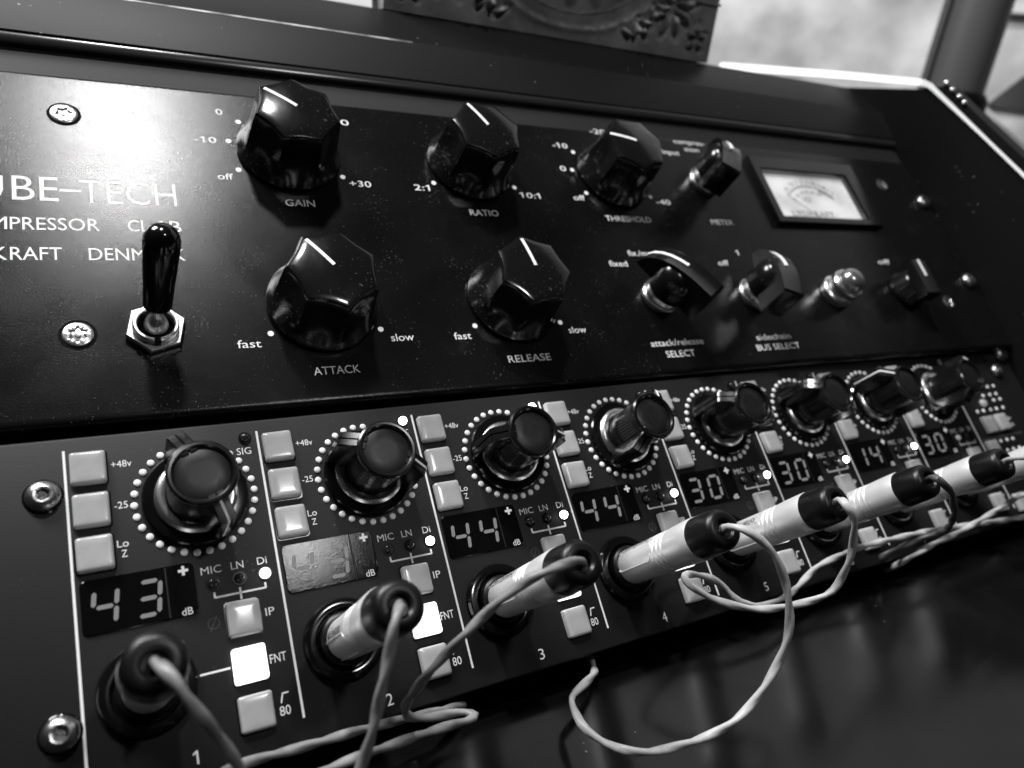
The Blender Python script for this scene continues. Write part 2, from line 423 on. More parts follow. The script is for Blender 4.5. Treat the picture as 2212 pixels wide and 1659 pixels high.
# screws --------------------------------------------------------------
def star(r0, r1, n=60):
    out = []
    for j in range(n):
        t = 2*PI*j/n; c = .5+.5*math.cos(6*t)
        r = r1+(r0-r1)*c
        out.append((r*math.cos(t), r*math.sin(t)))
    return out
def torx(parent, x, y, ang):
    mb = MB()
    oc = circle(4.1, 60); st = star(2.5, 1.6)
    mb.stack([[(a, b, .05) for a, b in oc], [(a*.99, b*.99, .35) for a, b in oc], [(a*.9, b*.9, .6) for a, b in oc], [(a, b, .62) for a, b in star(2.7, 1.8)], [(a, b, .5) for a, b in st], [(a*.92, b*.92, .1) for a, b in st]], False, False, True)
    o = put('torx_screw', mb, M_ZINC, parent, (x, y, 0), (0, 0, ang))
    put('countersink', MB().lathe([(5.0, .02), (4.9, .12), (4.6, .08), (4.0, .06)], 48, False, False), M_MATT, o)
    put('socket_floor', MB().lathe([(2.6, .1), (2.5, .14), (.2, .14)], 30, False, False), M_ZINC, o)
    put('socket_pip', MB().lathe([(.9, .1), (.8, .45), (.3, .5)], 16), M_ZINC, o)
    return o
for x, y, a in ((-209.8, 114.6, .2), (-209.6, 29.3, .5), (207.6, 112.2, 1.1), (206.9, 30.2, .8)):
    torx(comp, x, y, a)
def rack_screw(k=1.0):
    mb = MB().lathe([(4.6, .2), (4.7, .8), (4.3, 1.9), (3.4, 2.7), (2.4, 3.0)], 36, True, False)
    mb.stack([[(x, y, 3.0) for x, y in polar_match(subdiv([(2.0*math.cos(R(60*i)), 2.0*math.sin(R(60*i))) for i in range(6)], 6), 2.4)],
              [(x, y, 2.9) for x, y in subdiv([(2.0*math.cos(R(60*i)), 2.0*math.sin(R(60*i))) for i in range(6)], 6)],
              [(x, y, 1.1) for x, y in subdiv([(2.0*math.cos(R(60*i)), 2.0*math.sin(R(60*i))) for i in range(6)], 6)]], False, True, False)
    mb.v = [(x*k, y*k, z*k) for x, y, z in mb.v]
    me = mb.mesh('rack_screw', M_ZINC); smooth_by_angle(me, 30)
    return me
bolt_me = rack_screw()
washer_me = MB().lathe([(5.8, .05), (5.8, .5), (5.4, .7), (4.0, .7)], 36, True, True).mesh('washer', M_GLOSSBLK); smooth_by_angle(washer_me)
for x, y in ((236.6, 100.6), (235.6, 43.8)):
    o = obj('rack_screw', bolt_me, comp, (x, y, 0), (0, 0, random.random()*3)); obj('washer', washer_me, o)

# needle meter ---------------------------------------------------------
mb = MB()
def rect(x0, x1, y0, y1): return [(x0, y0), (x1, y0), (x1, y1), (x0, y1)]
w0, w1 = rect(101.8, 182.6, 79.2, 123.0), rect(107.0, 172.8, 83.4, 114.4)
ob, ib = rect(102.3, 182.1, 79.7, 122.5), rect(106.5, 173.3, 82.9, 114.9)
mb.stack([[(x, y, z) for x, y in l] for l, z in ((w0, .05), (w0, 2.6), (ob, 3.2), (ib, 3.2), (w1, 2.8), (rect(107.6, 172.2, 84.0, 113.8), .1))], False, False, False)
met = put('vu_meter', mb, M_GLOSSBLK, comp)
put('dial_card', MB().box(107.7, 172.1, 84.1, 113.7, .04, .14), M_FACE, met)
put('meter_glass', MB().box(107.7, 172.1, 84.1, 113.7, 2.2, 2.5), M_GLASS, met)
mb = MB()
cx, cy, rr = 139.5, 81.5, 25.0
arc = [(cx+rr*math.cos(R(a)), cy+rr*math.sin(R(a))) for a in range(132, 47, -3)]
mb.stack([[(x, y-.25, .44), (x, y+.25, .44), (x, y+.25, .47), (x, y-.25, .47)] for x, y in arc], smooth=False)
arc2 = [(cx+(rr-1)*math.cos(R(a)), cy+(rr-1)*math.sin(R(a))) for a in range(72, 42, -3)]
mb.stack([[(x, y-.7, .44), (x, y+.7, .44), (x, y+.7, .47), (x, y-.7, .47)] for x, y in arc2], smooth=False)
for a in range(130, 48, -8):
    mb.box(rr, rr+2.0, -.2, .2, .44, .47, M=Matrix.Translation((cx, cy, 0)) @ Matrix.Rotation(R(a), 4, 'Z'))
for s_, a in (('20', 128), ('10', 114), ('7', 104), ('5', 95), ('3', 86), ('1', 76), ('0', 69), ('1', 61), ('2', 55), ('3', 49)):
    x = cx+28.2*math.cos(R(a)); y = cy+28.2*math.sin(R(a)); add_text(mb, s_, x-.8*len(s_), x+.8*len(s_), y-1, 2.2, z=.47)
add_text(mb, 'VU', 131, 137, 95.5, 3.6, z=.47); add_text(mb, 'LYDKRAFT', 118, 150, 85.8, 3.6, z=.47)
for s_, a in (('0', 134), ('20', 120), ('40', 108), ('60', 97), ('80', 84), ('100', 71)):
    x = cx+21.2*math.cos(R(a)); y = cy+21.2*math.sin(R(a)); add_text(mb, s_, x-.75*len(s_), x+.75*len(s_), y-1, 2.0, z=.47)
put('dial_print', mb, M_INK, met)
nd = Matrix.Translation((cx, cy, 0)) @ Matrix.Rotation(R(138), 4, 'Z')
put('needle', MB().box(0, 27, -.22, .22, 1.2, 1.4, M=nd), M_INK, met)

# =================================================================== PREAMP (2U, lower unit)
pre = thing('microphone_preamp', 'black eight channel preamp with white buttons and dotted dials below the compressor', 'preamp', P)
mb = MB()
mb.stack([[(x, y, z) for x, y in ((-290, -88.4+i), (236, -88.4+i), (236, -.4-i), (-290, -.4-i))] for i, z in ((0, -4), (0, -.5), (.35, -.12), (.8, 0))])
put('faceplate', mb, M_PRE, pre, ang=20)
X0, PX = -214.4, 47.834
def chx(c): return X0+PX*c
# white dividing lines
mb = MB()
for c in range(9):
    mb.box(chx(c)-.3, chx(c)+.3, -88.2 if c == 0 else -82.4, -3.9, .02, .06)
    put('divider_line', mb, M_PRINT, pre); mb = MB()
put('divider_line', MB().box(chx(8)+38.6, chx(8)+39.8, -88.4, -4.4, -.1, .7), M_PRE, pre)

# shared meshes
def button_mesh(name, m, w=8.2, h=8.7):
    mb = MB()
    def lp(i, z): return [(x, y, z) for x, y in rrect(0, 0, w-2*i, h-2*i, .75)]
    mb.stack([lp(0, .05), lp(0, 1.5), lp(.15, 1.9), lp(.45, 2.15), lp(.9, 2.25), lp(2.2, 2.3)])
    me = mb.mesh(name, m); smooth_by_angle(me, 50); return me
btn_me = button_mesh('push_button', M_BTN); btnlit_me = button_mesh('push_button', M_BTNLIT)
fr_me = MB().ringplate(rrect(0, 0, 9.0, 9.5, .9), rrect(0, 0, 8.3, 8.8, .75), .02, .25).mesh('button_frame', M_GLOSSBLK)
dome_me = MB().lathe([(.95, .02), (.95, .25), (.85, .4), (.45, .5), (.05, .52)], 16).mesh('ring_dot', M_DOT); smooth_by_angle(dome_me, 60)
def led_mesh(m):
    me = MB().lathe([(1.35, .02), (1.35, .6), (1.2, 1.1), (.8, 1.5), (.05, 1.65)], 22).mesh('led', m); smooth_by_angle(me, 60); return me
led_off, led_on, led_dim = led_mesh(M_LEDOFF), led_mesh(M_LEDON), led_mesh(M_LEDGREY)
ledring_me = MB().ringplate(circle(1.75, 24), circle(1.38, 24), .02, .35).mesh('led_collar', M_GLOSSBLK)

# encoder knob: skirt, body with two split wings, cap
body = MB().lathe([(7.3, 1.6), (7.5, 3.0), (7.6, 10), (7.9, 18.0), (8.35, 19.2), (8.55, 20.2), (8.4, 20.8), (7.9, 21.15), (7.3, 21.1), (6.9, 20.7), (6.8, 19.6)], 56, True, True)
fin = [(6.0, 2.4), (6.0, 20.5), (8.3, 20.5), (12.5, 17.6), (13.2, 16.6), (13.2, 2.4)]
def inset_fin(d): return [(6.0, 2.4), (6.0, 20.5-d), (8.2, 20.5-d), (12.4-d*.5, 17.6-d), (13.2-d, 16.5-d*.4), (13.2-d, 2.4)]
for a in (0, PI):
    Mz = Matrix.Rotation(a, 4, 'Z')
    for sg in (1, -1):
        body.stack([[(r_, sg*.24, z) for r_, z in fin], [(r_, sg*1.95, z) for r_, z in fin], [(r_, sg*2.3, z) for r_, z in inset_fin(.4)]], smooth=False, M=Mz)
body_me = body.mesh('gain_knob', M_KNOBB); smooth_by_angle(body_me, 30)
skirt_me = MB().lathe([(13.0, .5), (13.3, .9), (13.3, 1.5), (12.9, 1.9), (11.5, 2.15), (7.4, 2.3)], 64).mesh('skirt', M_GLOSSBLK); smooth_by_angle(skirt_me, 30)
ring_me = MB().lathe([(10.4, 2.2), (10.4, 2.9), (9.8, 3.5), (8.8, 3.8), (7.7, 3.4)], 56, False, False).mesh('chrome_ring', M_CHROME); smooth_by_angle(ring_me, 40)
cap_me = MB().lathe([(6.75, 19.5), (6.75, 20.0), (6.5, 20.15), (3, 20.2)], 48).mesh('cap', M_CAP); smooth_by_angle(cap_me, 40)
pl = MB().stack([[(r_, -.3, z), (r_, .3, z), (r_-.6, .3, z-.9), (r_-.6, -.3, z-.9)] for r_, z in ((8.3, 20.75), (12.65, 17.75), (13.4, 16.65), (13.4, 3.2))], smooth=False)
pl_me = pl.mesh('pointer_line', M_PRINT)
# socket
jack = MB().lathe([(10.9, .05), (10.9, 1.2), (10.4, 2.0), (9.2, 2.3), (8.2, 2.1), (7.7, 1.5), (7.6, .3), (3, .25)], 56).mesh('jack_socket', M_GLOSSBLK); smooth_by_angle(jack, 30)

SEG = {'0': 'abcdef', '1': 'bc', '3': 'abgcd', '4': 'fgbc'}
def digit(mb, ch, x, y, w, h, t=1.05, sl=.12):
    """seven segment figure: lower left x,y"""
    g = .22
    def hbar(yy, xs):
        a = [(x+g+t*.35, yy), (x+g+t*.8, yy+t/2), (x+w-g-t*.8, yy+t/2), (x+w-g-t*.35, yy), (x+w-g-t*.8, yy-t/2), (x+g+t*.8, yy-t/2)]
        return [(p[0]+(p[1]-y)*sl, p[1]) for p in a]
    def vbar(xx, y0, y1):
        a = [(xx, y0+g), (xx+t/2, y0+g+t*.45), (xx+t/2, y1-g-t*.45), (xx, y1-g), (xx-t/2, y1-g-t*.45), (xx-t/2, y0+g+t*.45)]
        return [(p[0]+(p[1]-y)*sl, p[1]) for p in a]
    m_ = y+h/2
    P_ = {'a': hbar(y+h, 0), 'g': hbar(m_, 0), 'd': hbar(y, 0), 'f': vbar(x, m_, y+h), 'b': vbar(x+w, m_, y+h), 'e': vbar(x, y, m_), 'c': vbar(x+w, y, m_)}
    for k in SEG[ch]: mb.prism(P_[k], .5, .62)

def plain_text(ch):
    L_ = [('+48v', 10.4, 15.2, -9.95, 1.8), ('-25', 10.3, 13.4, -21.15, 1.8), ('Lo', 10.1, 12.7, -31.2, 1.8), ('Z', 10.9, 12.2, -33.8, 1.8),
          ('MIC', 28.4, 33.4, -42.0, 1.95), ('LN', 35.8, 39.0, -42.0, 1.95), ('Di', 42.5, 45.0, -42.0, 1.95), ('SIG', 41.7, 45.6, -10.5, 2.0),
          ('IP', 42.6, 44.9, -55.6, 2.0), ('FNT', 41.9, 46.0, -67.6, 2.2), ('80', 42.3, 45.0, -80.5, 2.2), (str(ch+1), 22.3 if ch == 0 else 21.6, 22.75 if ch == 0 else 23.4, -85.6, 3.0)]
    return [(s, chx(ch)+a, chx(ch)+b, y, c) for s, a, b, y, c in L_]
SHOW = ['43', '43', '44', '44', '30', '30', '14', '30']
WING = [-68, -28, -7, 52, -24, -31, 140, 56]
for c in range(8):
    bx = chx(c)
    lettering(pre, 'channel_lettering', plain_text(c), M_PRINT)
    mb = MB()                                                        # bracket, socket line, filter mark
    for a, b, w_ in (((31.0, -46.9), (31.0, -48.4), .26), ((31.0, -48.3), (43.7, -48.3), .26), ((43.7, -48.4), (43.7, -46.9), .26), ((37.3, -46.9), (37.3, -50.0), .26),
                 ((25.2, -66.2), (32.3, -66.2), .24), ((43.0, -77.5), (43.6, -75.3), .18), ((43.5, -75.3), (45.1, -75.3), .18)):
        dx, dy = b[0]-a[0], b[1]-a[1]; l = math.hypot(dx, dy); nx, ny = -dy/l*w_, dx/l*w_
        mb.prism([(bx+a[0]+nx, a[1]+ny), (bx+a[0]-nx, a[1]-ny), (bx+b[0]-nx, b[1]-ny), (bx+b[0]+nx, b[1]+ny)], .02, .06)
    put('routing_lines', mb, M_PRINT, pre)
    mb = MB().ringplate(circle(1.5, 24, (bx+29.9, -54.6)), circle(1.25, 24, (bx+29.9, -54.6)), .02, .05)
    mb.box(-.13, .13, -2.1, 2.1, .02, .05, M=Matrix.Translation((bx+29.9, -54.6, .01)) @ Matrix.Rotation(R(-28), 4, 'Z'))
    put('phase_mark', mb, M_PRINTDIM, pre)
    for x, y, lit in ((5.2, -9.5, 0), (5.2, -20.75, 0), (5.2, -32.0, 0), (37.0, -55.0, 0), (36.9, -66.5, 1), (36.8, -78.0, 0)):
        o = obj('push_button', btnlit_me if lit else btn_me, pre, (bx+x+random.uniform(-.08, .08), y, random.uniform(-.25, .1)), (R(random.uniform(-2.6, 2.6)), R(random.uniform(-2.6, 2.6)), R(random.uniform(-.8, .8))))
        if lit: o['label'] = 'lit white push button'
        obj('button_frame', fr_me, o)
    for k in range(30):
        t = R(12*k)
        obj('ring_dot', dome_me, pre, (bx+29.75+14.95*math.cos(t), -21.03+14.95*math.sin(t), 0))
    kn = obj('gain_knob', body_me, pre, (bx+29.75, -21.03, 0), (0, 0, R(WING[c])))
    obj('skirt', skirt_me, kn); obj('chrome_ring', ring_me, kn); obj('cap', cap_me, kn); obj('pointer_line', pl_me, kn)
    # leds: signal, mic, line, di
    for x, y, me in ((44.4, -5.7, led_on if c in (1, 2) else led_off), (31.0, -44.65, led_dim if c == 7 else led_off), (37.5, -44.65, led_off), (44.0, -44.6, led_on if c < 7 else led_off)):
        o = obj('led', me, pre, (bx+x, y, 0))
        if me is led_on: o['label'] = 'lit white led'
        obj('led_collar', ledring_me, o)
    # display
    mb = MB(); lp = lambda i, z: [(x, y, z) for x, y in rrect(bx+14.0, -44.8, 25.6-2*i, 13.3-2*i, 1.4)]
    mb.stack([lp(0, .02), lp(0, .35), lp(.2, .5)], smooth=False)
    disp = put('display_window', mb, M_FILTER, pre, ang=10)
    mb = MB(); digit(mb, SHOW[c][0], bx+3.3, -49.3, 5.0, 8.2); digit(mb, SHOW[c][1], bx+12.9, -49.3, 5.0, 8.2)
    put('display_digits', mb, M_DIGIT, disp)
    mb = MB(); mb.box(bx+23.1, bx+25.5, -40.35, -39.65, .5, .6); mb.box(bx+23.95, bx+24.65, -41.2, -38.8, .5, .6)
    add_text(mb, 'dB', bx+22.9, bx+25.5, -51.2, 1.8, z=.6)
    put('display_marks', mb, M_MARK, disp)
    put('display_seam', MB().box(bx+20.0, bx+20.35, -51.1, -38.5, .48, .56), M_PRE, disp)
    obj('jack_socket', jack, pre, (bx+13.7, -66.2, 0))

# master section at the far right end
bx = chx(8)
for x, y in ((12.3, -41.4), (24.3, -41.2), (6.0, -53.5), (6.0, -80.5)):
    o = obj('push_button', btn_me, pre, (bx+x, y, 0)); obj('button_frame', fr_me, o)
for y, xs in ((-21.7, (29.1, 34.6)), (-26.1, (21.4, 27.6, 33.3)), (-29.2, (28.5, 34.4)), (-33.85, (9.7, 15.1, 21.4, 27.0, 33.1)), (-50.4, (16.3, 22.0, 27.3)), (-55.5, (18, 23.5, 29)), (-62, (16, 22, 28)), (-84, (14, 20))):
    for x in xs: obj('meter_led', dome_me, pre, (bx+x, y, 0))
o = obj('led', led_dim, pre, (bx+17.5, -29.9, 0)); o.scale = (1.5, 1.5, 1.2)
put('divider_line', MB().box(bx+.7, bx+38, -48.5, -47.7, .02, .08), M_PRINTDIM, pre)
lettering(pre, 'master_lettering', [('48v', bx+30, bx+35, -40.5, 1.7), ('CLK', bx+30, bx+35, -44, 1.7)], M_PRINT)
fs_me = rack_screw(.84); fw_me = MB().lathe([(4.5, .02), (4.5, .1), (3.5, .12)], 30).mesh('screw_recess', M_GLOSSBLK)
for x, y in ((-219.4, -15.4), (-218.9, -71.2), (212.2, -13.8), (212.2, -70.5)):
    o = obj('face_screw', fs_me, pre, (x, y, 0), (0, 0, random.random()*3)); obj('screw_recess', fw_me, o)
o = obj('rack_screw', bolt_me, pre, (223.5, -4.6, 0), (0, 0, .4)); obj('washer', washer_me, o)

# =================================================================== JACK PLUGS WITH CORDS
CORDS = {
 1: [(-200.5,-65.5,50.0),(-200.2,-67.1,55.0),(-198.6,-70.2,58.0),(-195.2,-76.4,56.0),(-191.8,-81.4,50.0),(-186.9,-90.0,40.0),(-183.2,-98.2,30.0),(-187.1,-100.7,22.0),(-192.3,-95.7,16.0),(-189.2,-88.9,12.0),(-180.4,-88.3,9.0),(-169.6,-88.7,8.0),(-155.1,-89.0,7.0),(-142.6,-89.7,6.0),(-133.9,-90.4,4.0),(-122.7,-91.2,-4.0)],
 2: [(-152.9,-66.1,50.0),(-155.7,-67.8,57.0),(-157.8,-71.1,58.0),(-158.9,-75.6,55.0),(-160.4,-81.0,51.0),(-161.8,-87.0,46.0),(-163.4,-91.9,42.0),(-165.6,-96.6,38.0),(-168.0,-101.2,34.0)],
 3: [(-104.7,-65.9,50.0),(-110.9,-66.2,56.0),(-120.0,-67.2,58.0),(-127.3,-69.1,53.0),(-134.4,-73.5,45.0),(-140.7,-78.7,35.0),(-144.5,-82.9,26.0),(-145.4,-85.4,19.0),(-144.8,-87.4,13.0),(-142.6,-89.5,9.0),(-138.8,-90.8,8.0),(-132.0,-91.7,7.0),(-127.1,-92.5,7.0),(-125.3,-93.9,9.0),(-127.9,-94.6,10.0),(-135.3,-94.2,12.0),(-143.2,-94.1,13.0),(-150.8,-94.2,14.0),(-159.2,-94.3,15.0),(-166.9,-94.8,16.0),(-178.2,-96.1,18.0)],
 4: [(-57.0,-66.1,50.0),(-58.1,-67.1,56.0),(-55.4,-70.0,58.0),(-51.8,-74.4,58.0),(-49.3,-78.5,57.0),(-46.6,-85.1,54.0),(-45.6,-93.1,50.0),(-45.6,-98.5,46.0),(-47.1,-103.2,42.0),(-51.2,-108.2,38.0),(-56.0,-112.5,34.0),(-61.8,-115.5,30.0),(-70.8,-116.7,26.0),(-83.8,-115.7,22.0),(-91.4,-112.3,18.0),(-96.4,-106.3,14.0),(-95.2,-100.4,8.0),(-91.7,-96.4,3.0),(-85.1,-94.1,-2.0),(-77.6,-94.2,-6.0),(-68.1,-95.0,-10.0)],
 5: [(-9.2,-65.9,50.0),(-12.7,-66.4,55.0),(-14.1,-68.6,57.0),(-12.0,-72.2,56.0),(-10.1,-75.3,53.0),(-7.7,-79.9,48.0),(-7.1,-83.7,44.0),(-7.0,-87.6,39.0),(-8.8,-90.8,35.0),(-12.6,-91.9,31.0),(-18.6,-91.7,28.0),(-28.9,-90.5,26.0),(-36.4,-87.9,24.0),(-42.6,-84.3,22.0),(-45.7,-80.6,19.0),(-47.7,-77.1,17.0),(-46.4,-74.5,14.0),(-42.2,-73.6,11.0),(-35.7,-74.5,8.0),(-28.7,-76.7,6.0),(-23.5,-81.0,5.0),(-19.6,-86.3,5.0),(-9.7,-89.8,5.0),(3.7,-88.8,5.0),(17.4,-84.6,4.0),(22.6,-82.6,5.0),(33.6,-81.2,6.0),(45.3,-80.3,7.0),(59.6,-80.5,8.0),(88.0,-81.7,9.0),(119.6,-84.3,9.0),(155.4,-87.3,9.0),(189.9,-89.3,9.0)],
 6: [(38.9,-66.1,50.0),(33.5,-66.1,56.0),(34.3,-68.5,57.0),(39.7,-72.3,55.0),(48.3,-77.2,48.0),(59.6,-80.7,38.0),(72.7,-82.8,26.0),(82.9,-83.3,14.0),(80.6,-83.5,9.0),(71.8,-84.3,6.0),(64.2,-85.7,2.0),(64.7,-86.9,-6.0)],
 7: [(86.9,-66.0,50.0),(83.1,-66.1,55.0),(85.3,-66.7,58.0),(105.6,-69.3,56.0),(142.0,-74.6,46.0),(161.4,-79.9,32.0),(161.3,-79.8,22.0),(151.1,-78.3,16.0),(137.2,-80.3,14.0),(115.2,-83.7,12.0),(101.5,-85.6,10.0),(89.4,-86.8,8.0),(79.3,-88.4,6.0),(71.6,-90.2,2.0),(72.1,-91.5,-6.0)],
 8: [(134.6,-66.2,50.0),(130.5,-65.8,56.0),(143.6,-67.2,58.0),(170.2,-73.1,54.0),(202.7,-81.0,40.0)],
}

def spline(pts, step=2.2):
    """centripetal-ish Catmull-Rom"""
    P_ = [Vector(p) for p in pts]; P_ = [2*P_[0]-P_[1]] + P_ + [2*P_[-1]-P_[-2]]
    out = []
    for i in range(1, len(P_)-2):
        a, b, c, d = P_[i-1:i+3]
        n = max(2, int((c-b).length/step))
        for k in range(n):
            t = k/n
            out.append(.5*((2*b) + (c-a)*t + (2*a-5*b+4*c-d)*t*t + (3*b-a-3*c+d)*t**3))
    out.append(P_[-2])
    return out
def twisted(path, r=1.06, pitch=26.0):
    """round cord whose two cores show as a slow twist"""
    mb = MB(); up = None; L0 = 0; loops = []
    for i, p in enumerate(path):
        t = (path[min(i+1, len(path)-1)]-path[max(i-1, 0)]).normalized()
        if up is None: up = t.orthogonal().normalized()
        up = (up-t*up.dot(t)).normalized(); w = t.cross(up)
        if i: L0 += (p-path[i-1]).length
        ph = 2*PI*L0/pitch; lp = []
        for j in range(20):
            a = 2*PI*j/20
            rr = r*(.64+.58*abs(math.cos(a-ph)))
            lp.append(tuple(p+(up*math.cos(a)+w*math.sin(a))*rr))
        loops.append(lp)
    return mb.stack(loops)
groove = []
for z in (24.2, 26.4, 28.6):
    groove += [(6.0, z-.75), (5.72, z-.45), (5.72, z+.1), (6.02, z+.4)]
shell_prof = [(4.6, 2.2), (5.5, 2.4), (5.7, 3.0), (5.8, 12), (5.95, 22.5)] + groove + [(6.15, 31), (6.35, 36), (6.45, 40.0), (6.3, 40.4), (5.5, 40.5)]
shell_me = MB().lathe(shell_prof, 56).mesh('plug_shell', M_NICKEL); smooth_by_angle(shell_me, 35)
collar_me = MB().lathe([(7.0, 1.2), (7.1, 1.8), (7.0, 3.6), (6.4, 4.2), (5.6, 4.3)], 48).mesh('plug_collar', M_RUB); smooth_by_angle(collar_me, 40)
boot_me = MB().lathe([(5.4, 40.2), (6.2, 40.45), (6.3, 41), (6.15, 46), (5.95, 49.2), (5.4, 50.5), (4.3, 51.1), (3.0, 51.0), (2.4, 50.4), (2.3, 49.0), (1.2, 48.9)], 48).mesh('strain_boot', M_RUB); smooth_by_angle(boot_me, 40)
# maker's lettering raised on the shell, wrapped round it
mbt = MB(); add_text(mbt, 'Amphenol', 5.5, 20.5, -1.3, 2.6, z=0, weight=.01)
v2 = []
for x, y, z in mbt.v:
    a = R(118)+y/5.85; r = 5.98
    v2.append((r*math.cos(a), r*math.sin(a), x))
mbt.v = v2
engr = mat('engraved_nickel', .12, .5, metal=.6)
let_me = mbt.mesh('shell_lettering', engr)
fl = []
for a_, b_ in ((-3.0, 4.6), (3.0, 4.6)): pass
fr_path = []
for x, y in rrect(13, 0, 18.5, 6.6, 1.6, 4):
    a = R(158)+y/5.85; r = 5.9+.06
    fr_path.append((r*math.cos(a), r*math.sin(a), x))
fr_path.append(fr_path[0])
badge_me = MB().tube(fr_path, .14, 6).mesh('badge_rim', M_NICKEL); smooth_by_angle(badge_me, 60)
WHERE = {1: 'silver jack plug in socket 1 seen end-on at lower left with its grey cord',
         2: 'silver jack plug in socket 2 whose grey cord hangs down past the figure 2',
         3: 'silver jack plug in socket 3 whose cord runs down left to a kink',
         4: 'silver jack plug in socket 4 whose cord makes the big loop over the desk',
         5: 'silver jack plug in socket 5 whose cord loops back across a button of channel 4',
         6: 'silver jack plug in socket 6 with its dark cord curling straight down behind it',
         7: 'silver jack plug in socket 7 whose cord leaves the picture at the right edge',
         8: 'rightmost silver jack plug, in socket 8, cut off by the picture edge'}
for n in range(1, 9):
    jx, jy = chx(n-1)+13.7, -66.2
    t = thing('jack_cable', WHERE[n], 'cable', P @ Matrix.Translation((jx*MM, jy*MM, 0)), 'jack plugs with cords in the front sockets of the preamp')
    tw = R((-35, 55, 10, 0, 25, 5, 15, 0)[n-1])
    s_ = obj('plug_shell', shell_me, t, None, (0, 0, tw))
    obj('shell_lettering', let_me, s_); obj('badge_rim', badge_me, s_)
    obj('plug_collar', collar_me, t); obj('strain_boot', boot_me, t)
    pts = [(0, 0, 47)] + [(0, 0, 50.5)] + [(x-jx, y-jy, z) for x, y, z in CORDS[n][1:]]
    if n == 4: pts[-5:] = [(x-jx, y-jy, z) for x, y, z in ((-95.4, -100.6, 8.5), (-93.2, -97.6, 5.5), (-88, -95.9, 3.5), (-82, -94.2, 1), (-77, -92.6, -5), (-74, -88, -11), (-72, -80, -16))]
    put('cord', twisted(spline(pts), pitch=22+n), M_CORDDK if n == 6 else M_CORDSHADE if n < 4 else M_CORD, t, ang=60)

# =================================================================== RACK CASE (hood, cheek, lower desk)
case = thing('rack_case', 'black slanted studio rack case with overhanging hood and a white edged side cheek', 'rack case', F)
def extr(prof, x0, x1):
    """profile in (y,z) swept along X"""
    return MB().stack([[(x0, y, z) for y, z in prof], [(x1, y, z) for y, z in prof]], smooth=False)
HL = -420
put('filler_strip', extr([(133.2, -5), (133.2, -1.6), (144.6, -1.6), (144.6, -5)], HL, 242.8), M_FILL, case)
put('hood_lip', extr([(144.8, -4), (144.8, .3), (145.3, .9), (147.6, 1.7), (148.4, 1.6), (148.6, -4)], HL, 242.8), mat('lip_lacquer', .02, .2, spec=.5), case)
put('hood_board', extr([(148.9, -4), (148.9, 1.6), (149.3, 2.0), (169.3, 4.1), (170.2, 4.0), (170.5, 3.3), (170.5, -8)], HL, 242.8), M_HOOD, case)
put('hood_top', extr([(170.7, -12), (170.9, 3.0), (201.2, -5.6), (202.0, -6.3), (290, -80), (284, -90)], HL, 242.8), M_HOODDK, case)
put('back_panel', extr([(-110, -40), (134, -40), (134, -46), (-110, -46)], HL, 252), M_HOODDK, case)
# edge highlight put into the colour: bright strip on the hood's front edge
put('edge_highlight', extr([(169.4, 4.2), (170.3, 4.1), (170.7, 3.3), (169.9, 3.4)], HL, -75), mat('highlight_metal', .35, .4, metal=.6, mottle=(60, .05, .6)), case)
cheek = [(300, -96), (163.0, 30.2), (160.0, 34.2), (155, 36.2), (78, 49.4), (-60, 72), (-220, 98), (-220, -60), (150, -60), (280, -150)]
put('side_cheek', extr(cheek, 243, 251), M_HOODDK, case)
top = [(310, -82.7), (267.6, -47.6), (210.5, -.6), (173, 29.7), (166.4, 34.4), (160.9, 36.6), (157.5, 37.0), (134.8, 40.9), (109.2, 45.2), (79.9, 50.4), (-60, 73.5)]
bot = [(305, -86), (263, -50.4), (206.5, -2.9), (170.5, 26.3), (164.9, 31.0), (160.5, 34.0), (157.4, 35.0), (133.9, 39.6), (109.5, 44.2), (78.2, 49.6), (-60, 72.8)]
mb = MB()
b = len(mb.v)
mb.stack([[(241.6, *bot[i]), (246.5 if i < 4 else 241.6, *top[i]), (248 if i < 4 else 243.6, *top[i]), (248 if i < 4 else 243.6, *bot[i])] for i in range(len(top))], smooth=False)
put('cheek_edging', mb, M_EDGE, case)
bead_me = MB().lathe([(.2, -1.5), (1.0, -1.2), (1.5, -.5), (1.5, .5), (1.0, 1.2), (.2, 1.5)], 20).mesh('hinge_bead', M_CHROME); smooth_by_angle(bead_me, 70)
for y, z in ((158.6, 40.3), (152.2, 41.1), (145.9, 41.9), (140.6, 42.4)):
    obj('hinge_bead', bead_me, case, (250.5, y, z), (R(80), 0, 0))
put('cheek_lip', extr([(162, 33), (158, 39.6), (140, 42.4), (78, 53.6), (-60, 76), (-60, 70), (78, 48), (155, 34)], 251.5, 262), M_HOODDK, case)

# desk: level glossy black top running towards the viewer
desk = MB()
desk.stack([[(x, y, z) for x, y in ((-700, -800), (420, -800), (420, 0), (-700, 0))] for z in (-25, 0)], smooth=False)
DM = P @ Matrix.Translation((0, -94.4*MM, -8*MM)) @ Matrix.Rotation(R(-40), 4, 'X')
o = put('desk_top', desk, M_DESK)
o.matrix_world = DM; o['kind'] = 'structure'

# =================================================================== BEHIND THE RACK
def W(x, b_, u): return Vector((x, b_, u))
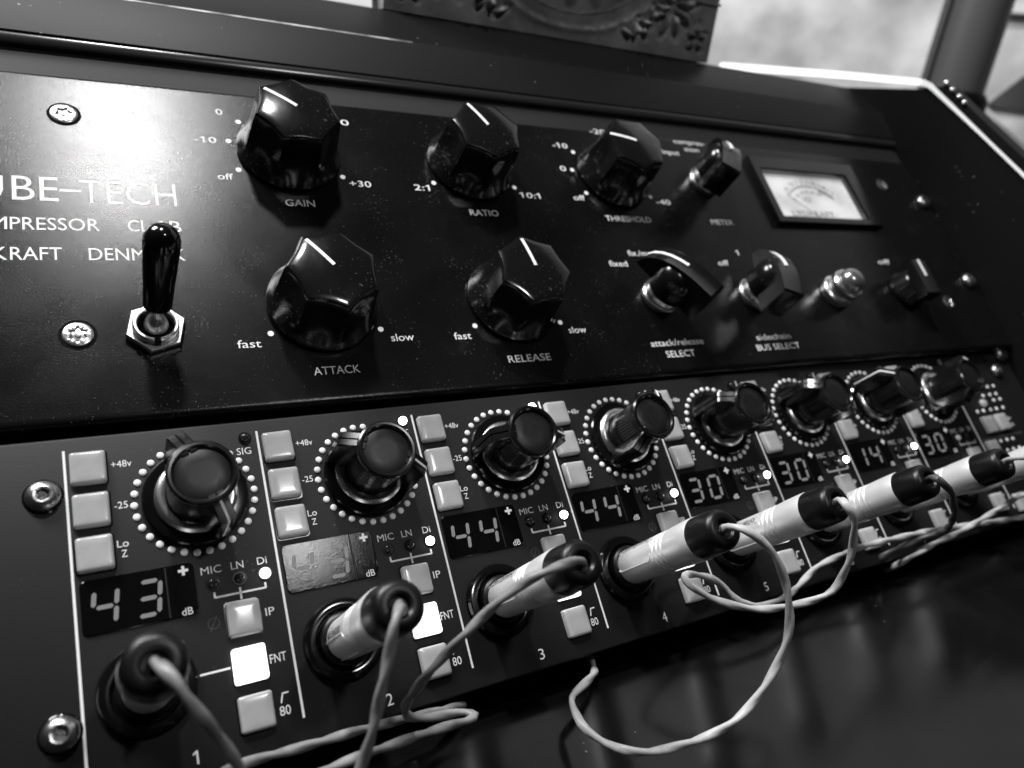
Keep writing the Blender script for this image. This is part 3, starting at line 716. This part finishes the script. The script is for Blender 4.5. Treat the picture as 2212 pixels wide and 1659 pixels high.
# carved wooden panel standing on the hood: relief surface
NXg, NZg = 190, 120; wC, hC = 198.0, 124.0
def relief(u, v):
    """u,v in mm on the panel -> height in mm"""
    h = 0.0
    cx, cy = 100, 85                                   # round medallion
    d = math.hypot(u-cx, v-cy)
    h += .7*math.exp(-((d-80)/2.2)**2) - 1.3*math.exp(-((d-75)/2.6)**2)
    if d < 71:                                          # petals inside
        th = math.atan2(v-cy, u-cx)
        for rr, n, ph in ((62, 26, 0), (46, 19, .1), (28, 12, .2)):
            k = th*n/(2*PI)+ph; fr = (k-math.floor(k)-.5)
            h += 2.4*math.exp(-(fr/.27)**2-((d-rr)/6.5)**2) - .9*math.exp(-((abs(fr)-.5)/.12)**2-((d-rr)/7)**2)
        h -= 1.2
    for mx in (0, 1):                                   # leaf sprays in the corners
        uu = u if mx else wC-u
        for (lx, ly, la, ll, lw) in LEAVES:
            dx, dy = uu-lx, v-ly; ca, sa = math.cos(la), math.sin(la)
            p, q = dx*ca+dy*sa, -dx*sa+dy*ca
            e = (p/ll)**2+(q/lw)**2
            if e < 5: h += 2.2*math.exp(-e*1.2) - 1.3*math.exp(-((e-2.2)/.8)**2)
    if v < 6: h *= max(0, (v-3)/3)
    return h
random.seed(3)
LEAVES = []
def spray(cx, cy, r0, n, ph, ll, lw):
    for k in range(n):
        a = ph+2*PI*k/n
        LEAVES.append((cx+r0*math.cos(a), cy+r0*math.sin(a), a, ll, lw))
spray(166, 26, 9.5, 9, .2, 5.6, 2.2); spray(166, 26, 0, 1, 0, 3.0, 3.0); spray(166, 26, 4.6, 6, .4, 2.2, 1.2)
spray(186, 47, 5.5, 6, .5, 3.8, 1.6); spray(146, 14, 4.6, 6, .1, 3.2, 1.4); spray(186, 12, 4.0, 5, .3, 3.0, 1.3)
for k in range(11):                                   # curling stem with leaflets
    t = k/10
    x = 138+50*t; y = 8+16*math.sin(1.7*t)+36*t*t
    LEAVES.append((x, y, .4+1.3*t+(.9 if k % 2 else -.9), 4.2, 1.5))
LEAVES = [l for l in LEAVES if math.hypot(l[0]-100, l[1]-85) > 84 and l[0] < 193]
verts = []; faces = []
for j in range(NZg+1):
    for i in range(NXg+1):
        u = wC*i/NXg; v = hC*j/NZg
        verts.append(((u-wC/2), -relief(u, v)*1.8, v))
for j in range(NZg):
    for i in range(NXg):
        a = j*(NXg+1)+i; faces.append((a, a+1, a+NXg+2, a+NXg+1))
mb = MB(); mb.v = verts; mb.f = faces; mb.s = [True]*len(faces)
t = thing('carved_panel', 'dark wooden panel carved with a medallion and leaf sprays, standing on the hood', 'wood carving', Matrix.Translation((.0205, .1592, .1257)))
me = mb.mesh('relief', M_WOOD); obj('relief', me, t)
put('backboard', MB().box(-wC/2, wC/2, 1.2, 18, 0, hC), M_WOOD, t)
put('top_batten', MB().box(wC/2-26, wC/2+.8, -1.2, 1.0, 30, 31.2), M_WOOD, t)

# white card beside it
t = put('white_card', MB().box(-70, 36, 0, 1.5, 0, 90), M_WHITE, None)
t.location = (-.118, .166, .1257); t.rotation_euler = (R(-28), 0, 0)
t['label'] = 'bright white card leaning on the hood at the left end of the carved panel'; t['category'] = 'card'

# wall and what stands against it: a plane facing the rack's right end
WM = Matrix(((.6, .8, 0, .9), (-.8, .6, 0, .5), (0, 0, 1, 0), (0, 0, 0, 1)))   # local x along wall, local -y towards the room
def onwall(name, mb, m, **kw):
    o = put(name, mb, m); o.matrix_world = WM
    for k, v in kw.items(): o[k] = v
    return o
onwall('wall', MB().box(-2600, 900, 6, 60, -900, 1500), M_WALL, kind='structure')
def wprism(poly, y0, y1):
    return MB().stack([[(x, y0, z) for x, z in poly], [(x, y1, z) for x, z in poly]], smooth=False)
onwall('wall_rail', MB().box(6, 400, -14, 5, 268.5, 274.5), M_WHITE, label='white picture rail on the plaster wall in the top right corner', category='rail')
onwall('wall_shadow', wprism([(120, 250), (55.9, 194.0), (23.7, 152.7), (70.4, 150.5), (150, 146)], -8, 5), M_DKGREY, label='dark grey slab standing in for a shadow on the wall right of the pole', category='shadow patch')  # wall shadow shaped as a dark slab
sh = thing('leaning_board', 'pale grey board with a white top edge leaning behind the side cheek', 'board', WM)
put('board', wprism([(4.9, 150.3), (86.5, 103.5), (150, 66), (150, 40), (86, 98), (65.4, 97.1), (42, 112), (23, 128.8)], -30, -14), M_GREY, sh)
put('board_edge', wprism([(6, 156.2), (8, 155.4), (84.8, 107.8), (150, 68), (150, 63), (86, 103.6), (9.4, 151.0)], -33, -12), M_WHITE, sh)
onwall('floor_bag', wprism([(60, 70), (70.8, 93.3), (78, 95.5), (92, 92.5), (140, 85), (140, 60)], -60, -31), M_DKGREY, label='dark bag low behind the pale leaning board at the right edge', category='bag')

# stand pole
pole = thing('stand_pole', 'thick dark grey upright pole on a round base behind the side cheek', 'pole', Matrix.Translation((.604, .330, .128)))
put('tube', MB().lathe([(30.5, 20), (30.5, 400)], 64), M_POLE, pole)
put('base_flange', MB().lathe([(36, 0), (37, 3), (36.5, 14), (33, 20), (30, 21)], 64), M_HOODDK, pole)
put('side_strip', MB().box(-35.5, -29.0, 8, 15, 14, 400), M_DKGREY, pole)  # thin dark strip down the pole's left side
put('foot_column', MB().lathe([(26, -900), (26, .5)], 48), M_HOODDK, pole)
put('floor_plate', MB().lathe([(150, -912), (150, -902), (140, -900)], 48), M_HOODDK, pole)
